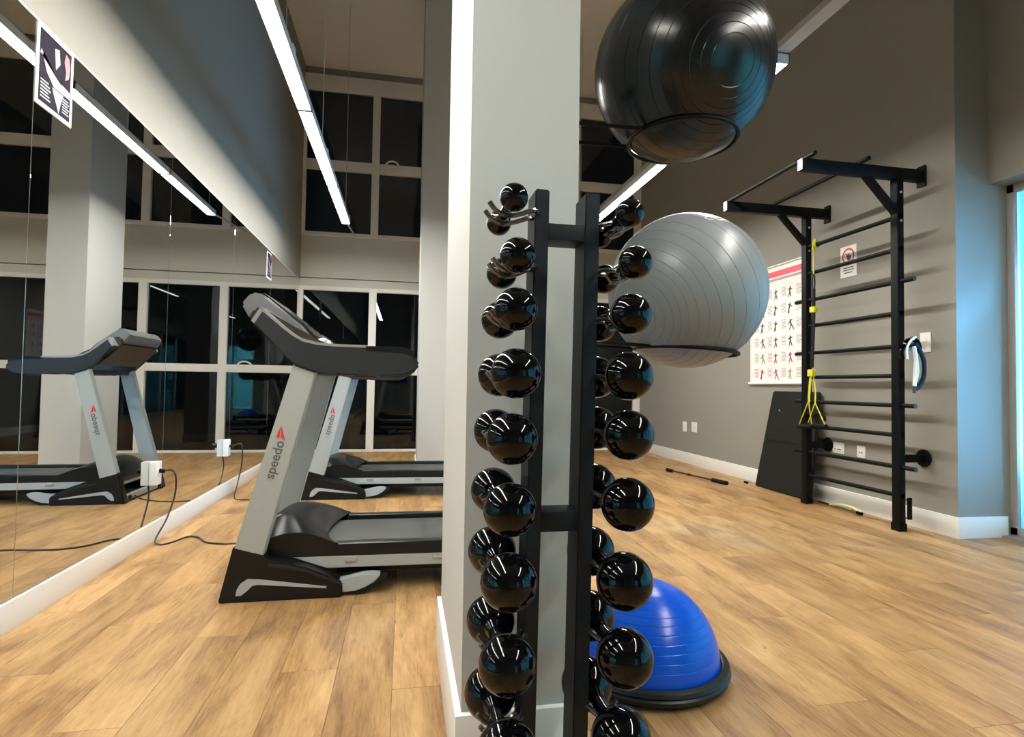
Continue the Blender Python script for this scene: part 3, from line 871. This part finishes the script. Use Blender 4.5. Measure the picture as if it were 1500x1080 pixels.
plate('light_switch', XR, 3.515, 1.367, .085, .145, 'white light switch plate on the wall right of the wall bars', 'switch', marks=((0, .01, .03, .05),), cat='switch')
plate('wall_socket', XR, 4.368, .502, .135, .095, 'wider white socket plate behind the wall bars, nearer the far post', 's', marks=((-.015, -.012, .04, .008), (.035, -.012, .01, .01)))
plate('wall_socket', XR, 4.115, .498, .085, .10, 'narrow white socket plate behind the wall bars, nearer the near post', 's', marks=((-.012, -.008, .012, .012), (.012, -.008, .012, .012)))
plate('wall_socket', XR, 7.146, .488, .10, .135, 'slim white plate on the right wall, left one of the far pair', 's', marks=((0, -.01, .01, .01),))
plate('wall_socket', XR, 6.888, .498, .13, .13, 'square white plate on the right wall, right one of the far pair', 's', marks=((0, -.01, .012, .01),))


def mirror_box(y, z, label):
    e = empty('power_outlet_box', (XM, y, z)); tag(e, label, 'socket', 'outlet boxes on the mirror')
    MB().box(0, .045, -.038, .038, -.072, .072, .006).build('box_body', 'whitep', e)
    MB().lathe([(0, .003), (.018, .003), (.020, 0)], 16, Matrix.Translation((.045, 0, .015)) @ Matrix.Rotation(math.pi / 2, 4, 'Y')).build('socket_face', 'house', e)
    MB().tube([(.045, 0, .015), (.075, 0, .012)], .014, 12).build('plug', 'black', e)
    return e


mirror_box(3.872, .43, 'white outlet box on the mirror, the nearer one with a looping black cord')
mirror_box(5.30, .43, 'white outlet box on the mirror, the farther one low by the second treadmill')
c1 = catmull([(-1.455, 3.872, .443), (-1.43, 3.92, .440), (-1.44, 4.02, .38), (-1.45, 4.04, .26), (-1.46, 3.95, .13), (-1.475, 3.83, .03), (-1.44, 3.81, .006), (-1.39, 3.86, .006), (-1.345, 3.98, .006), (-1.27, 3.95, .006), (-1.19, 3.83, .006), (-1.08, 3.78, .006), (-.98, 3.78, .006), (-.82, 3.70, .03), (-.74, 3.45, .06)], 8)
MB().tube([Vector(p) - t1.location for p in c1], .0055, 8).build('power_cord', 'cord', t1)
c2 = catmull([(-1.455, 5.30, .443), (-1.42, 5.36, .46), (-1.43, 5.50, .42), (-1.45, 5.58, .25), (-1.45, 5.45, .08), (-1.41, 5.24, .006), (-1.30, 5.16, .006), (-1.10, 5.16, .006), (-.90, 5.25, .02), (-.78, 5.40, .05)], 8)
MB().tube([Vector(p) - t2.location for p in c2], .0055, 8).build('power_cord', 'cord', t2)

# exercise chart on the right wall (y decreases to the viewer's right)
YP0, YP1, ZP0, ZP1 = 5.66, 4.72, 1.07, 2.285
ch = empty('exercise_chart', (XR - .001, YP0, ZP0))
tag(ch, 'white exercise chart banner with red heading on the wall behind the far post', 'poster')
def cy(t): return -t * (YP0 - YP1)
Hc = ZP1 - ZP0
MB().box(-.004, 0, cy(1), cy(0), 0, Hc).build('banner_sheet', 'paper', ch, smooth=False)
MB().tube([(-.0145, cy(1) - .01, .0), (-.0145, cy(0) + .01, .0)], .013, 10).build('bottom_roll', 'whitep', ch)
MB().tube([(-.0105, cy(1) - .01, Hc), (-.0105, cy(0) + .01, Hc)], .009, 10).build('top_rod', 'whitep', ch)
MB().box(-.0048, -.0041, cy(.97), cy(.02), Hc * .905, Hc * .955).build('red_heading', 'pink', ch, smooth=False)
MB().box(-.0048, -.0041, cy(.97), cy(.02), Hc * .872, Hc * .892).build('red_heading', 'pinkl', ch, smooth=False)
rng = random.Random(3)
tl = MB(); figs = {}
for rI in range(6):
    for cI in range(4):
        yc = .08 + cI * .235; zc = Hc * (.80 - rI * .135)
        for k in range(7):
            tl.box(-.0046, -.0041, cy(yc + .085), cy(yc + .005 + .01 * (k % 2)), zc - k * .014 - .005, zc - k * .014 + .001)
        key = 'dfig' if rI < 4 else rng.choice(['mfig', 'gfig', 'ofig', 'dfig', 'mfig'])
        fb = figs.setdefault(key, MB())
        # little limbed figure: head, torso, arms, legs as thin print
        hx, hz = yc + .15, zc - .005
        def seg(a, b, w_):
            a = Vector(a); b = Vector(b); dd = (b - a).normalized(); nn = Vector((-dd.y, dd.x)) * w_
            pl = [a + nn, b + nn * .7, b - nn * .7, a - nn]
            fb.prism([(cy(p.x), p.y) for p in pl], -.0049, -.0041, axis='X')
        l_ = rng.uniform(-.04, .04)
        seg((hx, hz), (hx + .002, hz - .018), .010)
        seg((hx, hz - .015), (hx + l_ * .4, hz - .055), .013)
        seg((hx, hz - .02), (hx + .035, hz - .025 + l_ * .5), .006)
        seg((hx, hz - .02), (hx - .035, hz - .035 - l_ * .5), .006)
        seg((hx + l_ * .4, hz - .05), (hx + .022 + l_, hz - .105), .008)
        seg((hx + l_ * .4, hz - .05), (hx - .022 + l_ * .3, hz - .105), .008)
tl.build('text_lines', 'pinkl', ch, smooth=False)['kind'] = 'stuff'
for k_, fb in figs.items(): fb.build('figures', k_, ch, smooth=False)['kind'] = 'stuff'

# prohibition sign
sg_ = empty('prohibition_sign', (XR, 4.25, 2.125)); tag(sg_, 'small white sign with a red prohibition circle on the wall between the posts', 'sign')
MB().box(-.004, 0, -.09, .09, -.135, .135, .001).build('sign_plate', 'paper', sg_, smooth=False)
MB().tube([(-.0048, .062 * math.cos(a), .045 + .062 * math.sin(a)) for a in [2 * math.pi * i / 32 for i in range(32)]], .008, 6, closed=True, flat=(.15, 1)).build('red_circle', 'red', sg_)
MB().tube([(-.0050, -.043, .045 - .043), (-.0050, .043, .045 + .043)], .007, 6, flat=(1, .15)).build('red_slash', 'red', sg_)
MB().prism([(-.03, .02), (-.01, .0), (.012, .015), (.022, .05), (.012, .075), (.004, .045), (-.006, .08), (-.014, .045), (-.03, .05)], -.0046, -.0040, axis='X').build('hand_symbol', 'dfig', sg_)
tx = MB()
for z0, w_ in ((-.055, .055), (-.075, .060), (-.098, .045)):
    y_ = -w_
    while y_ < w_:
        ww = rng.uniform(.008, .02); tx.box(-.0048, -.004, y_, min(y_ + ww, w_), z0 - .005, z0 + .005); y_ += ww + .004
tx.build('text_lines', 'dfig', sg_, smooth=False)


# posters stuck at the top of the mirror
def mposter(y0, y1, z0, z1, label):
    e = empty('mirror_poster', (XM, y0, z0)); tag(e, label, 'poster')
    W_, H_ = y1 - y0, z1 - z0
    MB().box(.0014, .0034, 0, W_, 0, H_).build('white_sheet', 'paper', e, smooth=False)
    MB().box(.0035, .0040, .018, W_ - .018, .018, H_ - .012).build('dark_print', 'purple', e, smooth=False)
    p = MB()
    p.prism([(.02, .22), (.03, .24), (.07, .16), (.12, .12), (.24, .12), (.24, .15), (.17, .16), (.12, .19), (.05, .16 + .06)], .0041, .0044, axis='X')
    p.prism([(.11, .115), (.19, .115), (.17, .06), (.16, .02), (.145, .05), (.12, .09)], .0041, .0044, axis='X')
    p.build('pale_figure_print', 'lav', e, smooth=False)
    MB().prism([(.13, .2), (.16, .24), (.15, .3), (.12, .29)], .0041, .0044, axis='X').build('lavender_print', 'lav', e, smooth=False)
    MB().prism([(.20, .19), (.225, .21), (.235, .26), (.225, .30), (.200, .31), (.19, .27), (.205, .23)], .0041, .0044, axis='X').build('red_print', 'red', e, smooth=False)
    t = MB()
    for k in range(6): t.box(.0041, .0044, .03, .10 - .008 * (k % 3), .04 + .014 * k, .046 + .014 * k)
    for k in range(6): t.box(.0041, .0044, .185, .235 - .008 * (k % 2), .04 + .012 * k, .045 + .012 * k)
    t.build('text_lines', 'lav', e, smooth=False)


mposter(2.632, 2.892, 2.148, 2.486, 'dark purple poster with white border taped high on the mirror, nearest the viewer')
mposter(6.63, 6.85, 2.165, 2.46, 'small poster at the top of the mirror near the back windows')
